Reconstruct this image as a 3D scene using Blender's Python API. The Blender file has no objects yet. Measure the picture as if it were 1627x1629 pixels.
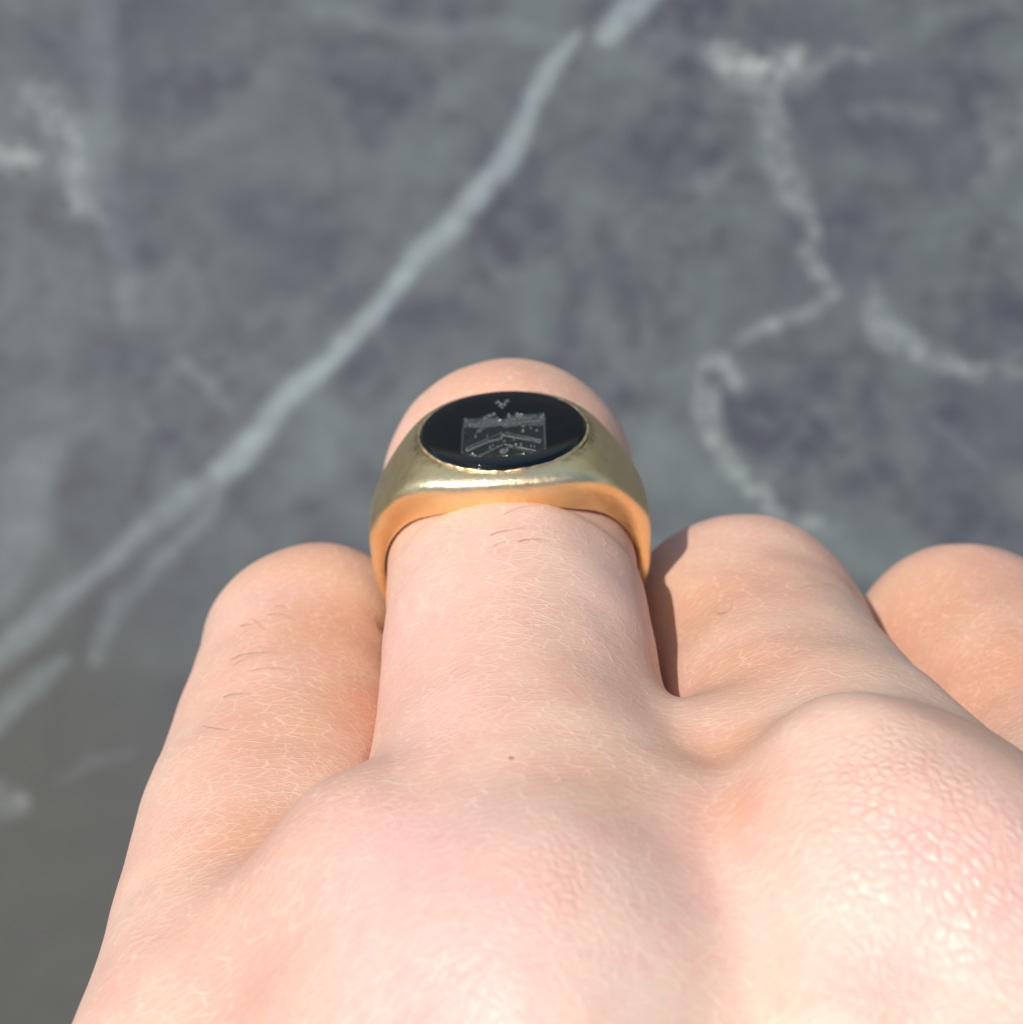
import bpy, math
import numpy as np
from mathutils import Matrix, Vector
from mathutils.bvhtree import BVHTree
C = bpy.context.scene.collection
rng = np.random.default_rng(7)

# ------------------------------------------------------------------ camera, sky, sun, exposure
MM = 0.001
PITCH = math.radians(78)                     # the camera looks this far below the horizon
FPX = 2300.0                                 # focal length in pixels of the 1627 px photograph
CAM = np.array([0.0, 0.0, 0.600*math.sin(PITCH)])
RIGHT = np.array([1.0, 0, 0])
FWD = np.array([0, math.cos(PITCH), -math.sin(PITCH)])
UP = np.array([0, math.sin(PITCH), math.cos(PITCH)])
cam_data = bpy.data.cameras.new('camera'); cam = bpy.data.objects.new('camera', cam_data); C.objects.link(cam)
R3 = Matrix((RIGHT, UP, -FWD)).transposed()
cam.matrix_world = Matrix.Translation(Vector(CAM)) @ R3.to_4x4()
cam_data.sensor_width = 36.0
cam_data.sensor_fit = 'HORIZONTAL'
cam_data.lens = 36.0*FPX/1627.0
cam_data.clip_start = 0.002; cam_data.clip_end = 50
cam_data.dof.use_dof = True
cam_data.dof.focus_distance = 0.1
cam_data.dof.aperture_fstop = cam_data.lens/1.3      # an entrance pupil of 1.3 mm, a phone's
bpy.context.scene.camera = cam

def cam2world(p):                            # camera millimetres (right, up, depth) -> world metres
    p = np.asarray(p, float)
    return CAM + MM*(p[..., 0:1]*RIGHT + p[..., 1:2]*UP + p[..., 2:3]*FWD)

sun_cam = np.array([-0.43, 0.34, -0.84]); sun_cam /= np.linalg.norm(sun_cam)
S = sun_cam[0]*RIGHT + sun_cam[1]*UP + sun_cam[2]*FWD
world = bpy.data.worlds.new('World'); bpy.context.scene.world = world; world.use_nodes = True
nt = world.node_tree; nt.nodes.clear()
sky = nt.nodes.new('ShaderNodeTexSky'); sky.sky_type = 'NISHITA'; sky.sun_disc = False
sky.sun_elevation = math.asin(S[2]); sky.sun_rotation = math.atan2(S[0], S[1])
bg = nt.nodes.new('ShaderNodeBackground'); bg.inputs['Strength'].default_value = 0.105
wo = nt.nodes.new('ShaderNodeOutputWorld')
nt.links.new(sky.outputs[0], bg.inputs[0]); nt.links.new(bg.outputs[0], wo.inputs[0])
sl = bpy.data.lights.new('sun', 'SUN'); sl.energy = 3.3; sl.angle = math.radians(0.53); sl.color = (1, 0.945, 0.87)
so = bpy.data.objects.new('sun', sl); C.objects.link(so)
so.rotation_euler = Vector(S).to_track_quat('Z', 'Y').to_euler(); so.location = (-0.5, 0, 1.2)
vs = bpy.context.scene.view_settings
vs.view_transform = 'Standard'; vs.look = 'None'; vs.gamma = 1.0; vs.exposure = 0.33
cy = bpy.context.scene.cycles
cy.max_bounces = 8; cy.sample_clamp_indirect = 6

# ------------------------------------------------------------------ helpers
def new_mesh(name, v, f, mat=None, parent=None, smooth=True):
    v = np.asarray(v, np.float32); f = np.asarray(f, np.int32)
    me = bpy.data.meshes.new(name)
    n = f.shape[1]
    me.vertices.add(len(v)); me.vertices.foreach_set('co', v.ravel())
    me.loops.add(f.size); me.loops.foreach_set('vertex_index', f.ravel())
    me.polygons.add(len(f))
    me.polygons.foreach_set('loop_start', np.arange(0, f.size, n, dtype=np.int32))
    me.polygons.foreach_set('loop_total', np.full(len(f), n, np.int32))
    me.polygons.foreach_set('use_smooth', np.full(len(f), smooth))
    me.update(calc_edges=True); me.validate()
    if mat: me.materials.append(mat)
    o = bpy.data.objects.new(name, me); C.objects.link(o)
    if parent: o.parent = parent
    return o

def attr(o, name, values):
    a = o.data.attributes.new(name, 'FLOAT', 'POINT')
    a.data.foreach_set('value', np.asarray(values, np.float32))

def tag(o, label, cat, kind=None, group=None):
    if label: o['label'] = label
    if cat: o['category'] = cat
    if kind: o['kind'] = kind
    if group: o['group'] = group

def smin(a, b, k):
    h = np.maximum(k-np.abs(a-b), 0)/k
    return np.minimum(a, b)-h*h*h*k/6
def smax(a, b, k): return -smin(-a, -b, k)
def sstep(e0, e1, x):
    t = np.clip((x-e0)/(e1-e0), 0, 1); return t*t*(3-2*t)

def surface_nets(fn, lo, hi, h, B=12):
    """quads of the zero level of fn over a box; only blocks near the surface are evaluated"""
    lo = np.array(lo, float); n = np.ceil((np.array(hi)-lo)/h/B).astype(int)
    N = n*B+1
    F = np.ones(N, np.float32)*9
    gx, gy, gz = np.meshgrid(*[np.arange(k) for k in n], indexing='ij')
    blocks = np.stack([gx.ravel(), gy.ravel(), gz.ravel()], 1)
    cen = lo+(blocks+0.5)*B*h
    dc = fn(cen)
    R = 0.5*B*h*1.7320508*1.5
    near = np.abs(dc) < R
    for b, d in zip(blocks[~near], dc[~near]):
        if d < 0:
            x, y, z = b*B
            F[x:x+B+1, y:y+B+1, z:z+B+1] = -9
    loc = np.stack(np.meshgrid(*[np.arange(B+1)]*3, indexing='ij'), -1).reshape(-1, 3)
    nb = blocks[near]
    for i in range(0, len(nb), 64):
        ch = nb[i:i+64]
        idx = ch[:, None, :]*B+loc[None]
        d = fn((lo+idx.reshape(-1, 3)*h)).astype(np.float32).reshape(len(ch), B+1, B+1, B+1)
        for b, dd in zip(ch, d):
            x, y, z = b*B
            F[x:x+B+1, y:y+B+1, z:z+B+1] = dd
    s = F < 0
    cnt = np.zeros(N-1, np.int8)
    for a in (0, 1):
        for b in (0, 1):
            for c in (0, 1):
                cnt += s[a:N[0]-1+a, b:N[1]-1+b, c:N[2]-1+c]
    act = (cnt > 0) & (cnt < 8)
    I = np.argwhere(act)
    vid = -np.ones(N-1, np.int32); vid[act] = np.arange(len(I))
    acc = np.zeros((len(I), 3)); num = np.zeros(len(I))
    corners = [(a, b, c) for a in (0, 1) for b in (0, 1) for c in (0, 1)]
    for ca in corners:
        for ax in range(3):
            if ca[ax]: continue
            cb = list(ca); cb[ax] = 1
            fa = F[I[:, 0]+ca[0], I[:, 1]+ca[1], I[:, 2]+ca[2]]; fb = F[I[:, 0]+cb[0], I[:, 1]+cb[1], I[:, 2]+cb[2]]
            m = (fa < 0) != (fb < 0)
            t = np.where(m, fa/np.where(m, fa-fb, 1), 0)
            p = np.tile(np.array(ca, float), (len(I), 1)); p[:, ax] = t
            acc[m] += p[m]; num += m
    V = lo+(I+acc/num[:, None])*h
    quads = []
    for ax in range(3):
        a1, a2 = (ax+1) % 3, (ax+2) % 3
        sl0 = [slice(0, None)]*3; sl1 = [slice(0, None)]*3
        sl0[ax] = slice(0, -1); sl1[ax] = slice(1, None)
        s0, s1 = s[tuple(sl0)], s[tuple(sl1)]
        E = np.argwhere(s0 != s1)
        E = E[(E[:, a1] > 0) & (E[:, a2] > 0) & (E[:, a1] < N[a1]-1) & (E[:, a2] < N[a2]-1)]
        q = []
        for d1, d2 in ((-1, -1), (0, -1), (0, 0), (-1, 0)):
            K = E.copy(); K[:, a1] += d1; K[:, a2] += d2
            q.append(vid[K[:, 0], K[:, 1], K[:, 2]])
        q = np.stack(q, 1)
        inside = s[E[:, 0], E[:, 1], E[:, 2]]
        q[~inside] = q[~inside][:, ::-1]
        quads.append(q)
    return V, np.concatenate(quads)

def grad(fn, p, e=0.05):
    d = fn(p); g = np.stack([fn(p+np.eye(3)[i]*e)-d for i in range(3)], 1)/e
    return d, g
def project(fn, p, n=2, e=0.05, lim=0.5):
    for _ in range(n):
        d, g = grad(fn, p, e)
        st = -(d/np.maximum((g*g).sum(1), 0.25))[:, None]*g
        L = np.linalg.norm(st, axis=1, keepdims=True)
        p = p+st*np.minimum(1, lim/np.maximum(L, 1e-9))
    return p

def vnoise(p, seed=0):
    """smooth value noise on points (n,3), roughly -1..1"""
    pi = np.floor(p).astype(np.int64); f = p-pi; f = f*f*(3-2*f)
    out = 0
    for a in (0, 1):
        for b in (0, 1):
            for c in (0, 1):
                h = ((pi[:, 0]+a)*73856093) ^ ((pi[:, 1]+b)*19349663) ^ ((pi[:, 2]+c)*83492791) ^ (seed*2654435761)
                h = (h ^ (h >> 13))*1274126177 & 0xffffffff
                h = ((h ^ (h >> 16)) & 0xffff)/32767.5-1
                out = out+h*(f[:, 0] if a else 1-f[:, 0])*(f[:, 1] if b else 1-f[:, 1])*(f[:, 2] if c else 1-f[:, 2])
    return out

class NT:
    def __init__(s, name):
        s.m = bpy.data.materials.new(name); s.m.use_nodes = True
        s.t = s.m.node_tree; s.t.nodes.clear()
        s.out = s.t.nodes.new('ShaderNodeOutputMaterial')
        s.b = s.t.nodes.new('ShaderNodeBsdfPrincipled')
        s.t.links.new(s.b.outputs[0], s.out.inputs[0])
    def n(s, typ, ins=None, **kw):
        x = s.t.nodes.new('ShaderNode'+typ)
        for k, v in kw.items(): setattr(x, k, v)
        for k, v in (ins or {}).items(): s.put(x.inputs[k], v)
        return x
    def put(s, sock, v):
        if isinstance(v, bpy.types.NodeSocket): s.t.links.new(v, sock)
        else: sock.default_value = v
    def math(s, op, a, b=0.0, c=None, clamp=False):
        x = s.n('Math', {0: a, 1: b}, operation=op, use_clamp=clamp)
        if c is not None: s.put(x.inputs[2], c)
        return x.outputs[0]
    def ramp(s, f, stops, interp='LINEAR'):
        r = s.n('ValToRGB', {0: f}); cr = r.color_ramp; cr.interpolation = interp
        while len(cr.elements) < len(stops): cr.elements.new(0.5)
        for e, (p, c) in zip(cr.elements, stops):
            e.position = p; e.color = tuple(c)+(1,) if len(c) == 3 else c
        return r.outputs[0]
    def mix(s, f, a, b, mode='MIX'):
        x = s.n('Mix', data_type='RGBA', blend_type=mode)
        s.put(x.inputs[0], f); s.put(x.inputs[6], a); s.put(x.inputs[7], b)
        return x.outputs[2]
    def a(s, name): return s.n('Attribute', attribute_name=name).outputs['Fac']
    def noise(s, vec, scale, detail=3, rough=0.5, dist=0.0):
        return s.n('TexNoise', {'Vector': vec, 'Scale': scale, 'Detail': detail, 'Roughness': rough, 'Distortion': dist}).outputs[0]
    def obj(s, k=1000.0, sc=(1, 1, 1), rot=(0, 0, 0)):
        tc = s.n('TexCoord')
        mp = s.n('Mapping', {'Vector': tc.outputs['Object'], 'Scale': (k*sc[0], k*sc[1], k*sc[2]), 'Rotation': rot})
        return mp.outputs[0]
def c4(*c): return (c[0], c[1], c[2], 1.0)

# ------------------------------------------------------------------ marble
def px2table(px, py):
    px = np.asarray(px, float); py = np.asarray(py, float)
    d = FWD+((px-813.5)/FPX)[..., None]*RIGHT+((814.5-py)/FPX)[..., None]*UP
    t = -CAM[2]/d[..., 2]
    return (CAM+d*t[..., None])[..., :2]/MM          # mm on the table

M = NT('dark_marble')
v1 = M.obj(620)
n1 = M.noise(v1, 0.035, 5, 0.55, 0.6)
n2 = M.noise(v1, 0.11, 5, 0.6, 0.3)
n3 = M.noise(v1, 0.016, 3, 0.5, 0.4)
base = M.ramp(n1, [(0.36, (0.060, 0.061, 0.075)), (0.46, (0.083, 0.089, 0.092)), (0.55, (0.105, 0.122, 0.115)), (0.70, (0.150, 0.172, 0.158))])
base = M.mix(M.ramp(n2, [(0.42, (0, 0, 0)), (0.72, (0.75, 0.75, 0.75))]), base, c4(0.150, 0.170, 0.158))
base = M.mix(M.ramp(n3, [(0.45, (0, 0, 0)), (0.66, (0.5, 0.5, 0.5))]), base, c4(0.058, 0.060, 0.078))
base = M.mix(M.math('MULTIPLY', M.a('umber'), 0.9), base, c4(0.072, 0.070, 0.056))
vn = M.noise(v1, 0.16, 4, 0.6)
vein = M.math('MULTIPLY', M.a('vein'), M.math('ADD', 0.15, M.math('MULTIPLY', vn, 1.45)), clamp=True)
base = M.mix(vein, base, c4(0.33, 0.385, 0.36))
sp = M.math('MULTIPLY', M.a('speckle'), M.ramp(M.noise(v1, 0.20, 4, 0.6, 0.4), [(0.36, (0, 0, 0)), (0.68, (1, 1, 1))]), clamp=True)
base = M.mix(1.0, base, c4(0.83, 0.83, 0.86), 'MULTIPLY')
base = M.mix(sp, base, c4(0.36, 0.385, 0.35))
far = M.ramp(M.noise(v1, 0.004, 6, 0.55, 0.8), [(0.49, (0, 0, 0)), (0.5, (0.3, 0.3, 0.3)), (0.51, (0, 0, 0))])
base = M.mix(M.math('MULTIPLY', far, M.a('outer')), base, c4(0.42, 0.46, 0.46))
M.put(M.b.inputs['Base Color'], base)
M.b.inputs['Specular IOR Level'].default_value = 0.3
M.put(M.b.inputs['Roughness'], M.math('ADD', 0.55, M.math('MULTIPLY', n2, 0.2)))
bp = M.n('Bump', {'Strength': 0.25, 'Distance': 0.0002, 'Height': M.noise(v1, 0.8, 4, 0.6)})
M.put(M.b.inputs['Normal'], bp.outputs[0])

fx = np.arange(-290, 290.1, 1.3); fy = np.arange(-120, 400.1, 1.3)
gro = 8*1.35**np.arange(1, 20)
xs = np.concatenate([(-290-np.cumsum(gro))[::-1], fx, 290+np.cumsum(gro)])
ys = np.concatenate([(-120-np.cumsum(gro))[::-1], fy, 400+np.cumsum(gro)])
GX, GY = np.meshgrid(xs, ys, indexing='ij')
P2 = np.stack([GX.ravel(), GY.ravel()], 1)
Z = np.zeros(len(P2))
idx = np.arange(len(P2)).reshape(GX.shape)
q = np.stack([idx[:-1, :-1], idx[1:, :-1], idx[1:, 1:], idx[:-1, 1:]], -1).reshape(-1, 4)
marble = new_mesh('marble_surface', np.column_stack([P2*MM, Z]), q, M.m)
tag(marble, 'dark grey marble with pale veins and one long diagonal white vein', None, 'structure')
w3 = np.column_stack([P2*0.052, Z]); w4 = np.column_stack([P2*0.16, Z+5])
Pw = P2+np.column_stack([vnoise(w3, 1), vnoise(w3, 2)])*2.3+np.column_stack([vnoise(w4, 3), vnoise(w4, 4)])*0.9
def polydist(P, pts, widths):
    best = np.zeros(len(P)); pts = np.asarray(pts)
    for i in range(len(pts)-1):
        a, b = pts[i], pts[i+1]; ab = b-a
        t = np.clip(((P-a)@ab)/(ab@ab), 0, 1)
        d = np.linalg.norm(P-a-t[:, None]*ab, axis=1)
        w = widths[i]*(1-t)+widths[i+1]*t
        best = np.maximum(best, 1-sstep(w*0.25, w*1.6, d))
    return best
def vein_px(pts, ws, strength, warp=True):
    a = np.array(pts, float)
    return 0.86*strength*polydist(Pw if warp else P2, px2table(a[:, 0], a[:, 1]), [w*1.85 for w in ws])
vein = np.maximum.reduce([
    vein_px([(1060, -50), (1005, 15), (962, 60)], [3.6, 3.6, 3.0], 0.8, False),
    vein_px([(915, 55), (885, 105), (840, 175), (800, 250), (745, 320), (690, 385), (625, 460), (560, 530), (500, 585), (440, 655), (385, 725), (355, 752)],
            [1.6, 2.6, 2.9, 3.0, 2.8, 2.6, 2.5, 2.4, 2.0, 2.5, 3.1, 3.4], 0.85),
    vein_px([(360, 745), (290, 790), (215, 845), (130, 925), (60, 985), (0, 1040), (-60, 1090)], [3.0, 3.0, 2.2, 1.8, 3.4, 3.2, 3], 0.42),
    vein_px([(380, 745), (310, 830), (240, 900), (190, 950), (150, 1060)], [1.8, 1.8, 2.2, 2.4, 1.5], 0.25),
    vein_px([(300, 580), (335, 612), (365, 655)], [1.4, 2.0, 0.9], 0.25),
    vein_px([(100, 1055), (50, 1095), (-10, 1150)], [1.6, 3.0, 2.4], 0.33),
    vein_px([(210, 1190), (130, 1215), (90, 1240)], [1.2, 1.6, 1.0], 0.12),
    vein_px([(520, 20), (640, 50), (760, 40), (880, 60), (960, 85), (1100, 75), (1150, 95)], [2.5, 3.2, 2.6, 3.5, 4.5, 3, 4], 0.17),
    vein_px([(165, -20), (150, 60), (165, 170), (150, 270), (190, 370), (200, 500)], [5, 5, 4, 6, 4, 3], 0.2),
    vein_px([(60, 740), (30, 830), (0, 930)], [6, 7, 6], 0.3),
    vein_px([(1480, 670), (1530, 700), (1570, 740)], [1.4, 1.6, 1.0], 0.16),
])
speck = np.maximum.reduce([
    vein_px([(1150, 85), (1195, 110), (1260, 95)], [3.4, 6.0, 4.4], 1.0),
    vein_px([(1195, 120), (1225, 175), (1230, 250), (1265, 310)], [4.0, 3.6, 3.2, 3.8], 0.55),
    vein_px([(1270, 130), (1330, 90), (1400, 80)], [4.2, 3.0, 2.0], 0.4),
    vein_px([(1265, 310), (1295, 370), (1280, 410), (1318, 460), (1290, 488), (1210, 522), (1180, 545)], [3.4, 1.7, 2.4, 1.8, 1.7, 1.9, 1.0], 0.62),
    vein_px([(1390, 470), (1400, 520), (1440, 545), (1500, 575), (1550, 598), (1627, 575)], [3.0, 3.8, 3.4, 3.0, 2.0, 2.8], 0.6),
    vein_px([(1172, 610), (1155, 580), (1118, 580), (1125, 660), (1140, 710), (1180, 765), (1215, 795), (1250, 830), (1330, 845)],
            [2.0, 2.2, 2.4, 3.0, 2.4, 2.2, 3.0, 2.2, 1.5], 0.8),
    vein_px([(-20, 245), (30, 252), (60, 258)], [4, 4.0, 2], 0.8),
    vein_px([(60, 160), (95, 200), (115, 250), (130, 320), (150, 350)], [5, 4.5, 3.6, 4.0, 3], 0.62),
    vein_px([(1360, 180), (1490, 178)], [2.0, 2.6], 0.3),
    vein_px([(1125, 300), (1160, 260)], [2.4, 2.0], 0.25),
    vein_px([(1560, 250), (1630, 200)], [7, 9], 0.3),
    vein_px([(0, 1275), (30, 1285)], [4, 3], 0.45),
])
# brown cast of the stone in the near left corner: a patch of the slab itself
cpt = px2table(-50, 1450)
umb = 1-sstep(45, 185, np.linalg.norm((P2-cpt)*np.array([1.0, 0.9]), axis=1)+10*vnoise(w3*0.4, 9))
outer = 1.0-((np.abs(P2[:, 0]) < 289) & (P2[:, 1] > -119) & (P2[:, 1] < 399))
attr(marble, 'vein', vein); attr(marble, 'speckle', speck); attr(marble, 'umber', umb); attr(marble, 'outer', outer)

# ------------------------------------------------------------------ hand frame
INC = math.radians(35)
si, co = math.sin(INC), math.cos(INC)
C0 = np.array([0.0, -3.3, 121.9])                 # centre of the ring finger under the stone, camera mm
W_, U_, V_ = np.array([1.0, 0, 0]), np.array([0, si, co]), np.array([0, co, -si])
BAS = np.stack([W_, U_, V_])
def loc(p): return BAS@(np.asarray(p, float)-C0)  # camera mm -> hand-frame mm (across, along the finger, up)
cols = [v[0]*RIGHT+v[1]*UP+v[2]*FWD for v in (W_, U_, V_)]
HM = Matrix(np.stack(cols, 1).tolist()).to_4x4(); HM.translation = Vector(cam2world(C0))

# joints in camera millimetres: (knuckle, middle joint), radii and the flexion of the next two bones
FING = dict(
    little=dict(a=(-16.6, -36.6, 92.0), b=(-17.8, -12.5, 131.5), r=[11.2, 11.6, 11.4, 10.6, 9.7], flex=(80, 50), l2=20, l3=17),
    ring=dict(a=(1.4, -30.2, 84.4), b=(-0.15, 2.65, 130.6), r=[12.6, 11.1, 10.35, 10.6, 10.95], flex=(78, 45), l2=26, l3=19),
    middle=dict(a=(23.6, -25.0, 86.0), b=(20.6, -10.8, 130.0), r=[11.6, 11.0, 10.5, 10.4, 10.5], flex=(82, 50), l2=28, l3=20),
    index=dict(a=(44.5, -29.0, 92.0), b=(42.6, -13.4, 135.0), r=[12.0, 11.2, 10.4, 10.4, 10.5], flex=(70, 45), l2=24, l3=19),
)
def unit(v): return v/np.linalg.norm(v)
class Bone:
    def __init__(s, a, b, r, dors, flat=1.0):
        s.a, s.b = np.asarray(a, float), np.asarray(b, float); s.r = np.array(r, float)
        ax = unit(s.b-s.a); s.L = np.linalg.norm(s.b-s.a); s.ax = ax
        s.n = unit(dors-ax*(dors@ax)); s.flat = flat
        s.tk = np.linspace(0, 1, len(r))
    def __call__(s, p):
        q = p-s.a; y = q@s.ax; t = np.clip(y/s.L, 0, 1)
        n = q@s.n; l2 = (q*q).sum(1)-y*y-n*n
        ex = y-t*s.L
        k = t*(len(s.r)-1); i = np.minimum(k.astype(int), len(s.r)-2); f = k-i
        r = s.r[i]*(1-f)+s.r[i+1]*f
        return (np.sqrt(np.maximum(l2, 0)+(n/s.flat)**2+ex*ex)-r)*min(1, s.flat)

fingers = {}; tips = {}
for k, F in FING.items():
    a, b = loc(F['a']), loc(F['b']); u = unit(b-a)
    lat = np.array([1.0, 0, 0]); dors = unit(np.cross(lat, u)); dors = dors if dors[2] > 0 else -dors
    f1, f2 = [math.radians(x) for x in F['flex']]
    d2 = math.cos(f1)*u-math.sin(f1)*dors; n2_ = math.sin(f1)*u+math.cos(f1)*dors
    d3 = math.cos(f1+f2)*u-math.sin(f1+f2)*dors; n3_ = math.sin(f1+f2)*u+math.cos(f1+f2)*dors
    r = F['r']
    c = b+d2*F['l2']; d = c+d3*F['l3']
    fingers[k] = [Bone(a, b, r, dors, 0.96), Bone(b, c, [r[-1]*0.96, r[-1]*0.86, r[-1]*0.85], n2_, 0.95), Bone(c, d, [r[-1]*0.84, r[-1]*0.82, r[-1]*0.66], n3_, 0.86)]
    tips[k] = (c, d, d3, n3_, r[-1])

WR = loc((14, -88, 62))                            # the wrist, well below the frame
up_ = np.array([0, 0, 1.0])
palm = []
wr = {'little': WR+[-17, 0, -3], 'ring': WR+[-7, 0, 1], 'middle': WR+[4, 0, 2], 'index': WR+[15, 0, -1]}
dn = unit(np.array([0, -0.1, 1.0]))
for k, F in FING.items():
    a = loc(F['a'])
    palm.append((Bone(a, wr[k], [F['r'][0], F['r'][0]*0.93, F['r'][0]*0.95, F['r'][0]*1.05], dn, 0.95), 4.5))
def L(k, t): a, b = loc(FING[k]['a']), loc(FING[k]['b']); return a*(1-t)+b*t
# webs of skin between neighbouring fingers, a little on the palm side
webs = [(loc((-13.8, -27.0, 91.0)), loc((-8.6, -22.8, 91.0)), 5.0), (loc((-8.6, -22.8, 91.0)), L('ring', .22)+[-2, 0, 0], 5.6), (L('ring', .34)+[2, 0, 0], loc((13.6, -19.0, 98.5)), 5.4), (loc((13.6, -19.0, 98.5)), L('middle', .26), 5.2), (L('middle', .30)+[0, 0, -1], L('index', .32)+[0, 0, -1], 6.5)]
for a, b, r in webs: palm.append((Bone(a, b, [r, r*0.93, r], up_, 1), 6.0))
webs2 = [(loc((8.5, -25.0, 90.5)), loc((9.5, -30.0, 84.0)), 9.0), (loc((-6.5, -26.5, 89.5)), loc((-7.5, -32.0, 84.0)), 8.5), (L('little', .0)+[0,0,-2], L('ring', .02)+[0,0,-4], 7.5), (L('ring', .10)+[0,0,-3.5], L('middle', .10)+[0,0,-2.5], 7.5), (L('middle', .12), L('index', .12), 9)]
for a, b, r in webs2: palm.append((Bone(a, b, [r, r*0.95, r], up_, 1), 6.0))
for ka, kb, rr_, dz in (('little', 'ring', 10.4, 0.6), ('ring', 'middle', 9.9, 0.0), ('middle', 'index', 9.8, -0.8)):
    a = (loc(FING[ka]['a'])+loc(FING[kb]['a']))/2; b = (wr[ka]+wr[kb])/2; a = a+(b-a)*0.13     # flesh between the hand bones
    palm.append((Bone(a+[0, 0, dz], b, [rr_, rr_, rr_*1.1], dn), 6.0))
# the bony crest of the middle knuckle running back into its tendon, a fainter one behind the ring finger
palm.append((Bone(loc((20.6, -16.2, 87.0)), loc((18.0, -27.5, 76.5)), [4.8, 5.0, 4.4], up_), 6.5))
palm.append((Bone(loc((25.5, -22.5, 82.5)), loc((27.5, -32.0, 73.0)), [7.4, 7.4, 7.0], up_), 5.0))
palm.append((Bone(loc((2.0, -24.5, 82.0)), loc((2.6, -36.0, 70.0)), [6.0, 5.5, 4.6], up_), 6.0))
palm.append((Bone(loc((-12, -44, 96)), WR+[-16, -4, -12], [10, 13, 13], up_), 8.0))      # ulnar pad
palm.append((Bone(loc((20, -48, 108)), WR+[0, 0, -10], [13, 15, 16], up_), 8.0))
palm.append((Bone(loc((40, -50, 106)), WR+[14, 0, -10], [12, 16, 15], up_), 8.0))
fore = [Bone(WR+[-8, 4, 0], loc((12, -190, -6)), [15, 15, 19], up_), Bone(WR+[9, 4, 0], loc((34, -190, -6)), [15, 15, 19], up_)]
for f in fore: palm.append((f, 8.0))
# thumb, folded below the index finger, outside the frame
t0, t1, t2, t3 = WR+[18, 10, -12], loc((62, -66, 92)), loc((60, -62, 124)), loc((46, -60, 146))
tn = unit(np.array([0.5, 0, 0.8]))
thumb = [Bone(t0, t1, [14, 14, 12.5], tn), Bone(t1, t2, [12.5, 11, 11], tn), Bone(t2, t3, [10.8, 10.5, 8], tn, 0.85)]
tips['thumb'] = (t2, t3, unit(t3-t2), unit(tn-unit(t3-t2)*(tn@unit(t3-t2))), 10.5)

# knuckle bumps and the hollows between the tendons: (camera point, radius, amount)
KN = {k: loc(p) for k, p in dict(ring=(1.6, -20.5, 77.5), middle=(22.5, -15.2, 80.5), little=(-15.5, -25.5, 80)).items()}
RING_IN = (10.5, 9.5)
def ring_in(p): return (np.sqrt((p[:, 0]/RING_IN[0])**2+(p[:, 2]/RING_IN[1])**2)-1)*9.6
def hand_sdf(p):
    P = None
    for b, k in palm:
        d = b(p); P = d if P is None else smin(P, d, k)
    out = None
    for k in ('ring', 'little', 'middle', 'index'):
        bs = fingers[k]; f = bs[0](p)
        if k == 'ring':                           # the skin under the ring is held in by it
            bulge = np.maximum(np.abs(p[:, 1]+0.2)-6.0, 0)
            f = smax(f, ring_in(p)+0.12-0.55*bulge, 0.8)
        else:
            clear = 12.15+0*f-np.sqrt(p[:, 0]**2+p[:, 2]**2)-np.maximum(np.abs(p[:, 1])-4.0, 0)*1.2
            f = smax(f, clear, 0.8)
        f = smin(f, bs[1](p), 3.0); f = smin(f, bs[2](p), 3.0)
        if k == 'ring': Rf = f
        else: f = smax(f, 0.5-Rf, 0.9)           # neighbours flatten where they press against the ring finger
        f = smin(P, f, 4.5)
        out = f if out is None else smin(out, f, 0.5)
    t = smin(smin(thumb[0](p), thumb[1](p), 4), thumb[2](p), 3)
    out = smin(out, t, 5.0)
    return out
def hand_sdf_n(p):
    d = hand_sdf(p)
    lo_ = vnoise(p*0.13, 11)*0.32+vnoise(p*0.33, 12)*0.10
    return d+lo_*sstep(9, 14, np.sqrt(p[:, 0]**2+p[:, 1]**2*1.2+p[:, 2]**2))

lo = (-34, -128, -96); hi = (78, 26, 20)
def hand_grid(p): return smax(hand_sdf_n(p), -(p[:, 1]+0*p[:, 0]-lo[1]-2), 0.5)
V, Q = surface_nets(hand_grid, lo, hi, 0.5)
V = project(hand_grid, V, 2, 0.08, 0.3)

# ------------------------------------------------------------------ skin
K = NT('skin')
o1 = K.obj(1000)
wob = K.n('TexNoise', {'Vector': o1, 'Scale': 0.35, 'Detail': 2.0}).outputs['Color']
def warped(amount, sc, rot=(0, 0, 0)):
    a = K.n('VectorMath', {0: wob, 1: (0.5, 0.5, 0.5)}, operation='SUBTRACT').outputs[0]
    a = K.n('VectorMath', {0: a, 'Scale': amount}, operation='SCALE').outputs[0]
    a = K.n('VectorMath', {0: o1, 1: a}, operation='ADD').outputs[0]
    return K.n('Mapping', {'Vector': a, 'Scale': sc, 'Rotation': rot}).outputs[0]
def vor(vec, scale, rnd=1.0, feat='DISTANCE_TO_EDGE'):
    return K.n('TexVoronoi', {'Vector': vec, 'Scale': scale, 'Randomness': rnd}, feature=feat).outputs['Distance']
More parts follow.
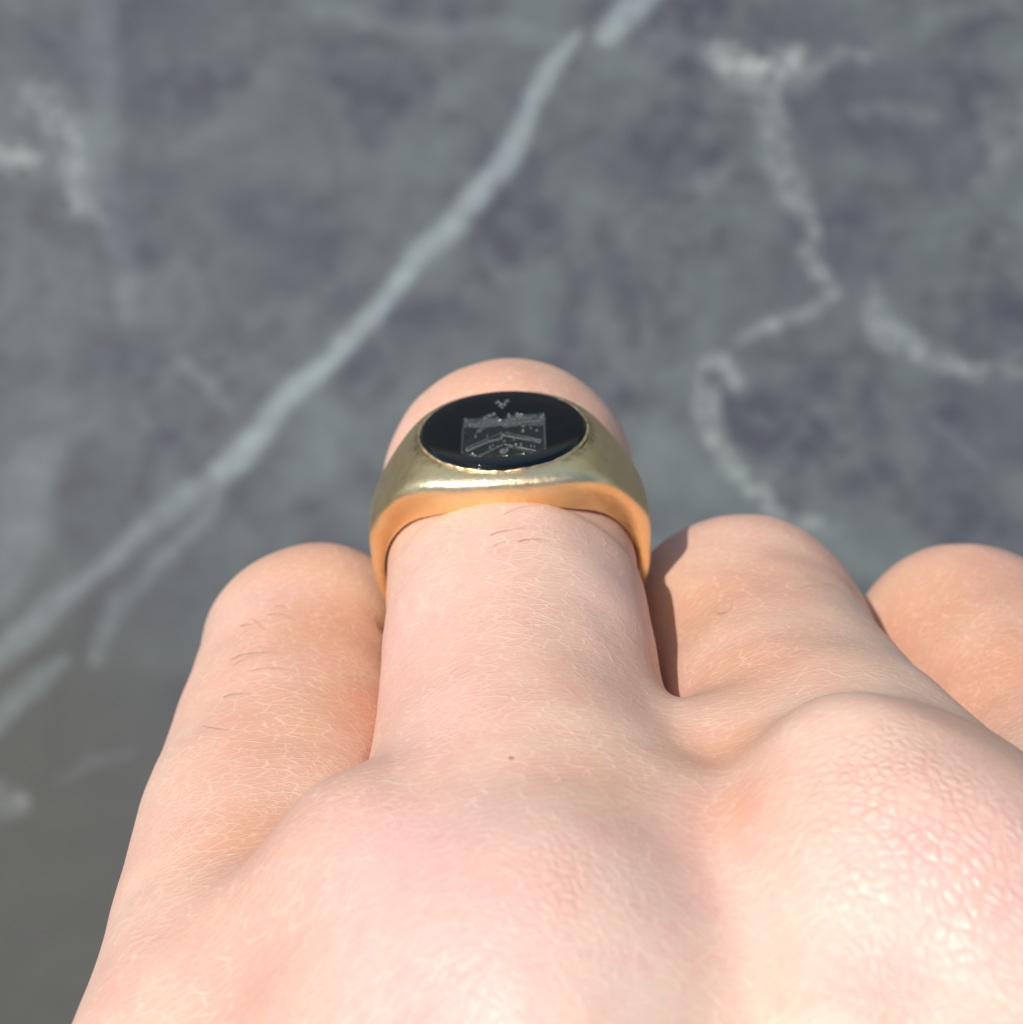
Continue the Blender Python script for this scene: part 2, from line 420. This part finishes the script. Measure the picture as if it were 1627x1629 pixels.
# fine crossing lines, running across the fingers
sk = K.n('CombineXYZ', {0: K.a('around'), 1: K.a('along'), 2: 0.0}).outputs[0]      # millimetres round and along the finger
def crossed(ang, across, along, amount=0.5):
    a = K.n('VectorMath', {0: wob, 1: (0.5, 0.5, 0.5)}, operation='SUBTRACT').outputs[0]
    a = K.n('VectorMath', {0: a, 'Scale': amount}, operation='SCALE').outputs[0]
    a = K.n('VectorMath', {0: sk, 1: a}, operation='ADD').outputs[0]
    return K.n('Mapping', {'Vector': a, 'Scale': (along, across, along), 'Rotation': (0, 0, math.radians(ang))}, vector_type='TEXTURE').outputs[0]
def vor2(vec, scale=1.0):
    return K.n('TexVoronoi', {'Vector': vec, 'Scale': scale, 'Randomness': 1.0}, feature='DISTANCE_TO_EDGE', voronoi_dimensions='2D').outputs['Distance']
l1 = vor2(crossed(9, 0.68, 2.1))
l2 = vor2(crossed(-26, 0.75, 1.7))
l3 = vor2(crossed(32, 0.60, 1.3))
ln1 = K.ramp(l1, [(0.0, (1, 1, 1)), (0.11, (0, 0, 0))])
ln2 = K.ramp(l2, [(0.0, (1, 1, 1)), (0.09, (0, 0, 0))])
ln3 = K.ramp(l3, [(0.0, (1, 1, 1)), (0.14, (0, 0, 0))])
patch2 = K.ramp(K.noise(o1, 0.22, 3, 0.6, 0.5), [(0.42, (0, 0, 0)), (0.58, (1, 1, 1))])
patch = K.ramp(K.noise(o1, 0.16, 3, 0.6), [(0.36, (0.35, 0.35, 0.35)), (0.60, (1, 1, 1))])
lines = K.math('ADD', K.math('MULTIPLY', ln1, patch), K.math('MULTIPLY', ln2, K.math('MULTIPLY', patch2, 0.6)), clamp=True)
lines = K.math('MAXIMUM', lines, K.math('MULTIPLY', K.math('MULTIPLY', ln3, patch2), 0.5))
lines = K.math('MULTIPLY', lines, K.ramp(K.noise(o1, 1.1, 2, 0.5), [(0.3, (0.4, 0.4, 0.4)), (0.6, (1, 1, 1))]))
# cobbled creases over the knuckles
cob = vor2(crossed(-35, 0.62, 0.80, 0.6))
cob2 = vor2(crossed(20, 1.3, 2.0, 0.8))
cobs = K.math('MULTIPLY', K.ramp(cob, [(0.0, (0, 0, 0)), (0.34, (1, 1, 1))], 'EASE'), K.ramp(cob2, [(0.0, (0.35, 0.35, 0.35)), (0.12, (1, 1, 1))], 'EASE'))
kn = K.math('MULTIPLY', K.a('knuckle'), K.ramp(K.noise(o1, 0.28, 3, 0.6), [(0.35, (0.3, 0.3, 0.3)), (0.58, (1, 1, 1))]))
fine = K.noise(K.obj(1000, (1, 1, 1)), 3.2, 4, 0.65)
med = K.noise(o1, 0.9, 3, 0.55)
# colour: pale pink skin, blood, warmth and painted hollow shade in broad patches
m1 = K.noise(o1, 0.045, 3, 0.5); m2 = K.noise(o1, 0.13, 4, 0.6); m3 = K.noise(o1, 0.6, 4, 0.6)
col = K.ramp(m1, [(0.34, (0.64, 0.375, 0.275)), (0.50, (0.70, 0.45, 0.33)), (0.66, (0.71, 0.495, 0.355))])
col = K.mix(K.ramp(m2, [(0.46, (0, 0, 0)), (0.70, (0.5, 0.5, 0.5))]), col, c4(0.68, 0.35, 0.285))
col = K.mix(K.math('MULTIPLY', K.a('pale'), 0.6), col, c4(0.74, 0.56, 0.44))
col = K.mix(K.math('MULTIPLY', K.a('pink'), 0.7), col, c4(0.74, 0.45, 0.41))
col = K.mix(K.math('MULTIPLY', K.a('warm_shade'), 0.72), col, c4(0.62, 0.295, 0.165))
col = K.mix(K.ramp(m3, [(0.5, (0, 0, 0)), (0.75, (0.42, 0.42, 0.42))]), col, c4(0.68, 0.33, 0.27))
col = K.mix(K.math('MULTIPLY', lines, 0.38), col, c4(0.90, 0.67, 0.52))  # lines coloured lighter: the light caught by raised wrinkles is painted in
crease = K.math('MULTIPLY', K.math('SUBTRACT', 1.0, cobs), kn)
col = K.mix(K.math('MULTIPLY', crease, 0.28), col, c4(0.76, 0.33, 0.27))
col = K.mix(K.math('MULTIPLY', K.math('MULTIPLY', cobs, kn), 0.30), col, c4(0.84, 0.60, 0.48))
pores = K.ramp(K.noise(o1, 2.2, 2, 0.5), [(0.62, (0, 0, 0)), (0.74, (0.35, 0.35, 0.35))])
col = K.mix(pores, col, c4(0.88, 0.58, 0.45))
K.put(K.b.inputs['Base Color'], col)
K.put(K.b.inputs['Roughness'], K.math('SUBTRACT', K.math('ADD', 0.40, K.math('MULTIPLY', med, 0.16)), K.math('MULTIPLY', kn, 0.17)))
K.b.inputs['IOR'].default_value = 1.42; K.put(K.b.inputs['Specular IOR Level'], K.math('ADD', 0.5, K.math('MULTIPLY', kn, 0.35)))
K.b.inputs['Subsurface Weight'].default_value = 0.25
K.b.inputs['Subsurface Radius'].default_value = (1.0, 0.36, 0.20)
K.b.inputs['Subsurface Scale'].default_value = 0.0014
h = K.math('MULTIPLY', lines, 0.48)
h = K.math('ADD', h, K.math('MULTIPLY', fine, 0.5))
h = K.math('ADD', h, K.math('MULTIPLY', med, 0.45))
h = K.math('ADD', h, K.math('MULTIPLY', K.math('MULTIPLY', cobs, kn), 1.35))
b1 = K.n('Bump', {'Strength': 0.62, 'Distance': 0.00010, 'Height': h})
K.put(K.b.inputs['Normal'], b1.outputs[0])

hand = new_mesh('hand', V*MM, Q, K.m)
hand.matrix_world = HM
tag(hand, 'fair-skinned left hand with curled fingers wearing a gold signet ring', 'hand')
# skin coordinates: arc length round each finger, blending into plain distance across the back of the hand
best = np.full(len(V), 1e9); ar = V[:, 0].copy()
for k in ('ring', 'little', 'middle', 'index'):
    b_ = fingers[k][0]; dd_ = b_(V); q_ = V-b_.a; lt = np.cross(b_.ax, b_.n); 
    if lt[0] < 0: lt = -lt
    th = np.arctan2(q_@lt, np.maximum(q_@b_.n, -40)); cx = (b_.a+b_.ax*np.clip(q_@b_.ax, 0, b_.L)[:, None])[:, 0]
    a_ = cx+11.0*th; t_ = (q_@b_.ax)/b_.L
    w_ = sstep(0.02, 0.35, t_); a_ = a_*w_+V[:, 0]*(1-w_)
    m_ = dd_ < best; best[m_] = dd_[m_]; ar[m_] = a_[m_]
attr(hand, 'around', ar); attr(hand, 'along', V[:, 1]-0.35*V[:, 2]*(1-sstep(-40, -20, V[:, 1])))
def blob(c, r, sc=(1, 1, 1)): return np.exp(-(((V-c)/np.array(sc))**2).sum(1)/r**2)
BV = BVHTree.FromPolygons([tuple(v) for v in V], [tuple(q) for q in Q])
camL = loc((0, 0, 0))
def hit(px, py):
    d = unit(BAS@np.array([(px-813.5)/FPX, (814.5-py)/FPX, 1.0]))
    r = BV.ray_cast(Vector(camL), Vector(d))
    if r[0] is None: return None, None
    return np.array(r[0]), np.array(r[1])
def hp(px, py):
    p, n = hit(px, py)
    return p if p is not None else np.array([999., 999, 999])
kn_ = np.maximum.reduce([blob(hp(1430, 1270), 5.0), blob(hp(1560, 1380), 5.5), .6*blob(hp(1480, 1400), 6), 0.55*blob(hp(890, 1420), 4.0), 0.35*blob(hp(740, 1560), 5.0), 0.25*blob(hp(480, 1300), 6)])
attr(hand, 'knuckle', np.clip(kn_*1.25, 0, 1))
def spots(l): return np.clip(np.maximum.reduce([a*blob(hp(x, y), r) for x, y, r, a in l]), 0, 1)
attr(hand, 'pink', spots([(640, 1000, 6, .9), (650, 1380, 7, 1), (700, 1560, 7, 1), (1000, 950, 5, .5), (420, 960, 4, .6), (1480, 1420, 7, .8), (700, 1120, 5, .6), (1130, 1320, 4, .7), (1180, 1420, 5, .5)]))
# tan-orange skin on little, middle and index backs; shade painted into hollows and cleft
attr(hand, 'warm_shade', spots([(520, 1000, 8, 1), (560, 1120, 6, 1), (460, 1150, 7, .8), (480, 880, 8, .8), (410, 1330, 5, 1), (1500, 960, 12, 1), (1600, 1050, 10, 1), (1150, 950, 8, .9), (1200, 1060, 7, .9),
                          (1240, 900, 8, .5), (1160, 1200, 4, 1), (1165, 1290, 3, .9), (880, 1060, 6, .3), (800, 590, 9, .7), (960, 1230, 4, .4), (1560, 1160, 5, .6)]))
attr(hand, 'pale', spots([(1030, 1440, 4.5, .8), (1000, 1560, 5, 1), (820, 1500, 4, .7), (850, 1340, 4, .5), (1330, 1180, 5, .5), (1240, 1500, 6, .5), (560, 1500, 5, .5), (930, 1000, 4, .4)]))
mp_ = hp(814, 1206)

# the mole is too small for the grid: it is placed in the shader by distance from its own spot
tc = K.n('TexCoord').outputs['Object']
dd = K.n('VectorMath', {0: tc, 1: tuple(mp_*MM)}, operation='DISTANCE').outputs['Value']
dd = K.math('ADD', dd, K.math('MULTIPLY', K.math('SUBTRACT', fine, 0.5), 0.00035))
mm = K.ramp(K.math('DIVIDE', dd, 0.00034), [(0.25, (1, 1, 1)), (0.75, (0, 0, 0))])
sock = K.b.inputs['Base Color'].links[0].from_socket
K.put(K.b.inputs['Base Color'], K.mix(K.math('MULTIPLY', mm, 0.75), sock, c4(0.33, 0.15, 0.08)))

# fingernails, one part each
NL = NT('fingernail')
NL.b.inputs['Base Color'].default_value = c4(0.80, 0.52, 0.45); NL.b.inputs['Roughness'].default_value = 0.28
NL.b.inputs['Subsurface Weight'].default_value = 0.3; NL.b.inputs['Subsurface Scale'].default_value = 0.001
nv = NL.noise(NL.obj(1000, (3, 0.3, 1)), 1.2, 2)
NL.put(NL.b.inputs['Normal'], NL.n('Bump', {'Strength': 0.3, 'Distance': 0.0001, 'Height': nv}).outputs[0])
for k, (c, d, ax, n, r) in tips.items():
    lat = np.cross(ax, n); nu, nw = 9, 9; vv = []; ff = []
    for layer in (0, 1):
        for i in range(nu):
            for j in range(nw):
                s_ = i/(nu-1); w = (j/(nw-1)-.5)*2
                hw = 0.62*r*(1-0.18*(1-s_)**2)*(1 if s_ < .8 else math.sqrt(max(0.25, 1-((s_-.8)/.27)**2)))
                p = c+ax*(np.linalg.norm(d-c)*0.35+s_*r*1.25)+lat*w*hw
                ray = BV.ray_cast(Vector(p+n*25), Vector(-n))
                b_ = np.array(ray[0]) if ray[0] else p+n*r*0.7
                vv.append(b_+n*(0.30 if layer == 0 else -0.35))
    g = lambda l, i, j: l*nu*nw+i*nw+j
    for i in range(nu-1):
        for j in range(nw-1):
            ff.append((g(0, i, j), g(0, i, j+1), g(0, i+1, j+1), g(0, i+1, j))); ff.append((g(1, i, j), g(1, i+1, j), g(1, i+1, j+1), g(1, i, j+1)))
    for i in range(nu-1):
        ff.append((g(0, i, 0), g(0, i+1, 0), g(1, i+1, 0), g(1, i, 0))); ff.append((g(0, i, nw-1), g(1, i, nw-1), g(1, i+1, nw-1), g(0, i+1, nw-1)))
        ff.append((g(0, 0, i), g(1, 0, i), g(1, 0, i+1), g(0, 0, i+1))); ff.append((g(0, nu-1, i), g(0, nu-1, i+1), g(1, nu-1, i+1), g(1, nu-1, i)))
    new_mesh('fingernail', np.array(vv)*MM, ff, NL.m, hand)

# single dark hairs on the backs of the fingers: (start pixel, mid, end) laid onto the skin
HR = NT('hair'); HR.b.inputs['Base Color'].default_value = c4(0.13, 0.075, 0.045); HR.b.inputs['Roughness'].default_value = 0.4
hairs = [((368, 1050), (400, 1041), (447, 1041)), ((370, 1060), (400, 1046), (420, 1042)), ((398, 1068), (435, 1065), (476, 1071)), ((355, 1110), (375, 1106), (400, 1106)),
         ((436, 965), (452, 967), (464, 974)), ((424, 979), (450, 980), (470, 990)), ((382, 996), (395, 995), (402, 996)), ((402, 985), (412, 995), (420, 1005)), ((322, 1155), (345, 1161), (368, 1163)),
                  ((780, 852), (800, 847), (834, 842)), ((800, 820), (820, 812), (850, 806)), ((784, 870), (795, 866), (806, 864)), ((824, 862), (845, 860), (870, 862)),
         ((1272, 936), (1296, 935), (1318, 945)), ((1340, 920), (1354, 938), (1359, 960)), ((1140, 976), (1158, 975), (1165, 962)), ((1045, 1060), (1049, 1048), (1050, 1040)),
         ((1310, 930), (1330, 936), (1345, 950))]
for i, pts in enumerate(hairs):
    P = []
    ok = True
    ts = np.linspace(0, 1, 9)
    for t in ts:
        x = (1-t)**2*pts[0][0]+2*t*(1-t)*(2*pts[1][0]-(pts[0][0]+pts[2][0])/2)+t*t*pts[2][0]
        y = (1-t)**2*pts[0][1]+2*t*(1-t)*(2*pts[1][1]-(pts[0][1]+pts[2][1])/2)+t*t*pts[2][1]
        p, n = hit(x, y)
        if p is None: ok = False; break
        P.append(p+n*(0.02+0.14*math.sin(min(t, .5)*math.pi)))
    if not ok: continue
    P = np.array(P); vv = []; ff = []
    for j, p in enumerate(P):
        tg = unit(P[min(j+1, 8)]-P[max(j-1, 0)]); s1 = unit(np.cross(tg, [0.1, 0.3, 1])); s2 = np.cross(tg, s1)
        rr = (0.012 if i % 3 else 0.018)*(1-0.8*ts[j]**2)
        for q_ in range(5):
            a = q_*2*math.pi/5; vv.append(p+(s1*math.cos(a)+s2*math.sin(a))*rr)
    for j in range(8):
        for q_ in range(5): ff.append((j*5+q_, j*5+(q_+1) % 5, (j+1)*5+(q_+1) % 5, (j+1)*5+q_))
    new_mesh('hair', np.array(vv)*MM, ff, HR.m, hand)

# ------------------------------------------------------------------ signet ring
G = NT('worn_gold')
go = G.obj(1000)
tar = G.a('grime')
gn = G.noise(go, 0.35, 4, 0.6)
gc = G.ramp(gn, [(0.3, (0.90, 0.66, 0.32)), (0.6, (0.95, 0.74, 0.41)), (0.8, (0.87, 0.65, 0.35))])
gc = G.mix(G.math('MULTIPLY', tar, G.ramp(G.noise(go, 1.6, 4, 0.7), [(0.35, (0, 0, 0)), (0.6, (1, 1, 1))])), gc, c4(0.045, 0.035, 0.02))
G.put(G.b.inputs['Base Color'], gc)
G.b.inputs['Metallic'].default_value = 1.0
scr = G.noise(G.obj(1000, (0.4, 3.5, 1.0), (0, 0, 0.7)), 3.0, 3, 0.7)
scr2 = G.noise(G.obj(1000, (3.0, 0.3, 1.0), (0.3, 0, -0.4)), 3.0, 3, 0.7)
pit = G.n('TexVoronoi', {'Vector': go, 'Scale': 2.4}).outputs['Distance']
pits = G.ramp(pit, [(0.05, (0, 0, 0)), (0.16, (1, 1, 1))])
G.put(G.b.inputs['Roughness'], G.math('ADD', 0.20, G.math('MULTIPLY', G.noise(go, 1.1, 5, 0.65), 0.26)))
hh = G.math('ADD', G.math('MULTIPLY', scr, 0.5), G.math('MULTIPLY', scr2, 0.4))
hh = G.math('ADD', hh, G.math('MULTIPLY', pits, 0.18)); hh = G.math('ADD', hh, G.math('MULTIPLY', G.noise(go, 0.8, 3, 0.5), 1.8))
G.put(G.b.inputs['Normal'], G.n('Bump', {'Strength': 0.75, 'Distance': 0.00005, 'Height': hh}).outputs[0])

SA, SB = 6.62, 5.80                                # half axes of the stone
ZT = 11.9
PH = np.arange(-30, 211, 1.0)
WT = np.interp(np.abs(PH), [0, 15, 30, 38, 48, 60, 75, 90, 130, 180], [7.15, 7.0, 6.4, 5.6, 4.5, 3.7, 3.15, 2.8, 2.1, 1.8])
for _ in range(2): WT = np.convolve(np.pad(WT, 6, 'edge'), np.ones(13)/13, 'valid')      # half width round the finger, smoothed
def band_sdf(p):
    x, y, z = p[:, 0], p[:, 1], p[:, 2]
    re = np.sqrt((x/(SA+.25))**2+(y/(SB+.25))**2)
    top = z-ZT+np.maximum(re-1.0, 0)*1.6
    sh = (np.abs(x)-7.0)*0.80+(z-ZT)*0.60+0.02*y*y*(y > 0)
    side = np.sqrt(x*x+(np.minimum(z, 0)/0.95)**2)-11.7
    o = smax(top*0.95, sh, 2.6); o = smax(o, side, 3.0)
    phi = np.degrees(np.arctan2(np.abs(x), z))
    W = np.interp(phi, PH, WT)
    w = np.maximum(-y-W, y-W*(1-0.22*sstep(10, 35, phi)))*0.92
    # round the outside of the shank
    sh_r = np.interp(z, [-12, 2, 9], [1.6, 1.6, 1.0])
    d = smax(o, w, 1.4+1.5*sstep(9, 3, z))
    d = smax(d, -ring_in(p), 0.25)
    rec = np.maximum((np.sqrt((x/(SA+.05))**2+(y/(SB+.05))**2)-1)*6.2, -(z-(ZT-0.75)))
    return np.maximum(d, -rec)
RV, RQ = surface_nets(band_sdf, (-12.6, -8.2, -12.6), (12.6, 8.2, 12.8), 0.16)
RV = project(band_sdf, RV, 2, 0.02, 0.08)
ring = bpy.data.objects.new('signet_ring', None); ring.empty_display_size = 0.01; C.objects.link(ring)
ROLL = Matrix.Rotation(math.radians(-3.2), 4, 'Y')
ring.matrix_world = HM @ Matrix.Translation(Vector((0, 0, 0))) @ ROLL
tag(ring, 'worn gold signet ring with engraved oval black stone on the ring finger', 'ring')
band = new_mesh('band', RV*MM, RQ, G.m, ring)
re_ = np.sqrt((RV[:, 0]/SA)**2+(RV[:, 1]/SB)**2)
gr = np.exp(-((re_-1.06)/0.05)**2)*(RV[:, 2] > ZT-1.2)*(0.15+0.4*(np.abs(RV[:, 0]) > 4.5))
attr(band, 'grime', np.clip(gr, 0, 1))

# thin rubbed-over rim round the stone, slightly uneven
nt_, nc = 220, 10; vv = []
for i in range(nt_):
    a = 2*math.pi*i/nt_; ca, sa = math.cos(a), math.sin(a)
    nx, ny = ca/SA, sa/SB; l = math.hypot(nx, ny); nx /= l; ny /= l
    wv = 0.03*math.sin(a*9+1)+0.025*math.sin(a*23+2)+0.02*math.sin(a*41)
    for j in range(nc):
        b = 2*math.pi*j/nc
        rr = 0.14+wv*0.4
        vv.append((SA*ca+nx*(0.10+math.cos(b)*rr+wv*0.3), SB*sa+ny*(0.10+math.cos(b)*rr+wv*0.3), ZT+0.0+math.sin(b)*(0.17+wv)))
ff = [(i*nc+j, ((i+1) % nt_)*nc+j, ((i+1) % nt_)*nc+(j+1) % nc, i*nc+(j+1) % nc) for i in range(nt_) for j in range(nc)]
rim = new_mesh('bezel_rim', np.array(vv)*MM, ff, G.m, ring)
attr(rim, 'grime', [max(0, 0.55*math.sin((k//nc)*0.31)*math.sin((k//nc)*0.083+1)) for k in range(len(vv))])

# the stone, a low dome with a sunk coat of arms
B_ = NT('black_onyx')
fr = B_.a('frost')
fn_ = B_.noise(B_.obj(1000), 6.0, 4, 0.7)
cut = B_.ramp(fn_, [(0.33, (0.03, 0.040, 0.038)), (0.52, (0.09, 0.112, 0.104)), (0.72, (0.22, 0.255, 0.235))])
B_.put(B_.b.inputs['Base Color'], B_.mix(fr, c4(0.0035, 0.005, 0.006), cut))
B_.put(B_.b.inputs['Roughness'], B_.math('ADD', 0.035, B_.math('MULTIPLY', fr, 0.5)))
B_.b.inputs['IOR'].default_value = 1.44; B_.b.inputs['Specular IOR Level'].default_value = 0.45
B_.put(B_.b.inputs['Normal'], B_.n('Bump', {'Strength': B_.math('MULTIPLY', fr, 0.7), 'Distance': 0.00004, 'Height': fn_}).outputs[0])

def seg(P, a, b):
    a, b = np.array(a, float), np.array(b, float); ab = b-a
    t = np.clip(((P-a)@ab)/(ab@ab), 0, 1); return np.linalg.norm(P-a-t[:, None]*ab, axis=1)
def line(P, pts, w): 
    d = np.min([seg(P, pts[i], pts[i+1]) for i in range(len(pts)-1)], axis=0)
    return 1-sstep(w*0.5, w*1.1, d)
def dot(P, c, rx, ry): return 1-sstep(0.6, 1.1, np.sqrt(((P[:, 0]-c[0])/rx)**2+((P[:, 1]-c[1])/ry)**2))
def engraving(P):
    """P in millimetres on the stone (across, away from the viewer) -> depth, frost, shield mask, crest mask"""
    x, y = P[:, 0], P[:, 1]
    bot = -4.62+0.012*np.abs(x-0.05)**4.0*0.55
    sh = np.minimum.reduce([x+3.27, 3.40-x, 1.35+0.06*x-y, y-bot])
    shield = sstep(0.0, 0.14, sh)
    edge = np.exp(-((sh-0.10)/0.07)**2)*(y < 1.0)
    depth = 0.10*shield; frost = 0.13*shield+0.45*edge
    # upper band, with broken horizontal cuts
    chief = shield*sstep(-0.35, -0.05, y+0.16*np.sin(x*3)+0.1*np.sin(x*7.0))
    depth = depth+0.06*chief; frost = np.maximum(frost, 0.52*chief)
    for yy, x0, x1, w in ((0.72, -1.6, 0.9, .09), (0.40, -2.8, 2.9, .07), (0.08, -2.3, 1.4, .09), (1.02, -1.2, -0.3, .10), (0.95, 0.5, 2.2, .08)):
        l = line(P, [(x0, yy), ((x0+x1)/2, yy+.05), (x1, yy+0.12)], w); depth = depth+0.08*l; frost = np.maximum(frost, 0.95*l)
    for c, rx, ry, s in (((-1.1, 1.45), .35, .22, .9), ((-0.75, 1.62), .22, .25, .9), ((-1.5, 1.22), .2, .2, .7), ((0.45, 1.40), .16, .28, .9), ((1.12, 1.45), .2, .3, 1), ((1.4, 1.35), .3, .18, .7),
                         ((3.05, 1.15), .26, .4, .9), ((-3.0, 0.9), .2, .45, .6), ((-1.85, -0.55), .28, .35, .75), ((-2.1, -0.9), .12, .2, .7), ((1.62, -0.2), .22, .25, .9), ((1.55, -1.0), .17, .22, 1), ((2.65, -1.0), .13, .2, 1),
                         ((2.2, -0.55), .14, .3, .6), ((-2.15, -1.5), .12, .22, .9), ((-1.25, -1.45), .09, .2, .9), ((0.0, -3.75), .34, .42, 1), ((0.3, -3.6), .2, .25, .7), ((0.85, -2.2), .1, .2, 1), ((-1.0, -3.1), .13, .3, .9),
                         ((-0.75, -2.85), .09, .2, .9), ((1.0, -2.95), .2, .2, .8), ((1.4, -2.95), .12, .3, .8), ((2.2, -3.2), .1, .2, .9), ((-2.4, -3.95), .28, .14, .8), ((-2.2, -4.15), .25, .1, .7), ((2.45, -3.25), .08, .2, .9),
                         ((0.1, -2.35), .2, .14, .8), ((-0.1, -4.35), .6, .10, .5), ((1.3, -4.2), .5, .10, .5), ((-2.85, -3.25), .12, .18, .8)):
        l = dot(P, c, rx, ry); depth = depth+0.10*l; frost = np.maximum(frost, s*l)
    # two chevrons
    for pts, w, s in (([(-2.80, -3.00), (-0.15, -1.12)], .085, 1), ([(0.25, -1.05), (3.0, -2.45)], .06, .8), ([(-2.75, -3.38), (-1.3, -2.35), (-0.2, -1.95), (0.02, -1.4)], .20, .95), ([(0.15, -1.55), (2.9, -2.75)], .13, .65),
                      ([(0.2, -1.25), (2.6, -2.45)], .05, .6), ([(-2.1, -4.48), (-0.05, -2.88)], .09, 1), ([(0.15, -2.80), (1.2, -3.3), (2.55, -3.85)], .07, .8), ([(-2.0, -4.25), (-0.4, -3.0)], .05, .6), ([(0.4, -3.2), (2.3, -4.1)], .05, .5)):
        l = line(P, pts, w); depth = depth+0.09*l; frost = np.maximum(frost, s*l)
    notch = dot(P, (-0.08, 1.35), .46, .62)
    frost = frost*(1-notch); depth = depth*(1-0.6*notch)
    inner = shield > 0.3
    # sprig above the shield
    lf = np.maximum.reduce([dot(P, (-0.46, 3.52), .27, .26), dot(P, (0.30, 3.68), .27, .26), dot(P, (-0.20, 3.05), .22, .34), dot(P, (0.12, 3.15), .16, .34), dot(P, (-0.05, 2.70), .15, .30)])
    depth = depth+0.14*lf; frost = np.maximum(frost, lf*0.95)
    return depth, np.clip(frost, 0, 1), inner | (notch > .3), lf > 0.05
nr, na = 170, 540
rad = np.concatenate([np.linspace(0, 0.965, nr), [0.975, 0.985, 0.993, 0.998, 1.0, 1.0]])
ang = np.arange(na)*2*math.pi/na
RR, AA = np.meshgrid(rad, ang, indexing='ij')
sx, sy = (SA-0.02)*RR*np.cos(AA), (SB-0.02)*RR*np.sin(AA)
dome = 0.07*(1-RR**2)+0.24*(1-RR**7)
drop = 0.20*sstep(0.966, 1.0, RR)
sz = ZT+0.36+dome-drop
sz[-1] = ZT-0.5
PP = np.stack([sx.ravel(), sy.ravel()], 1)
dep, fro, inner, crest = engraving(PP)
zz = sz.ravel()-dep*1.0
SV = np.column_stack([PP, zz])
idx = np.arange(len(SV)).reshape(RR.shape)
SQ = np.stack([idx[:-1, :], idx[1:, :], np.roll(idx, -1, 1)[1:, :], np.roll(idx, -1, 1)[:-1, :]], -1).reshape(-1, 4)
fi = inner[SQ].mean(1) > 0.5; fc = (crest[SQ].mean(1) > 0.5) & ~fi
def sub(name, mask, parent):
    q = SQ[mask]; used, inv = np.unique(q, return_inverse=True)
    o = new_mesh(name, SV[used]*MM, inv.reshape(-1, 4), B_.m, parent); attr(o, 'frost', fro[used]); return o
stone = sub('stone', ~fi & ~fc, ring)
sub('engraved_shield', fi, stone); sub('engraved_sprig', fc, stone)
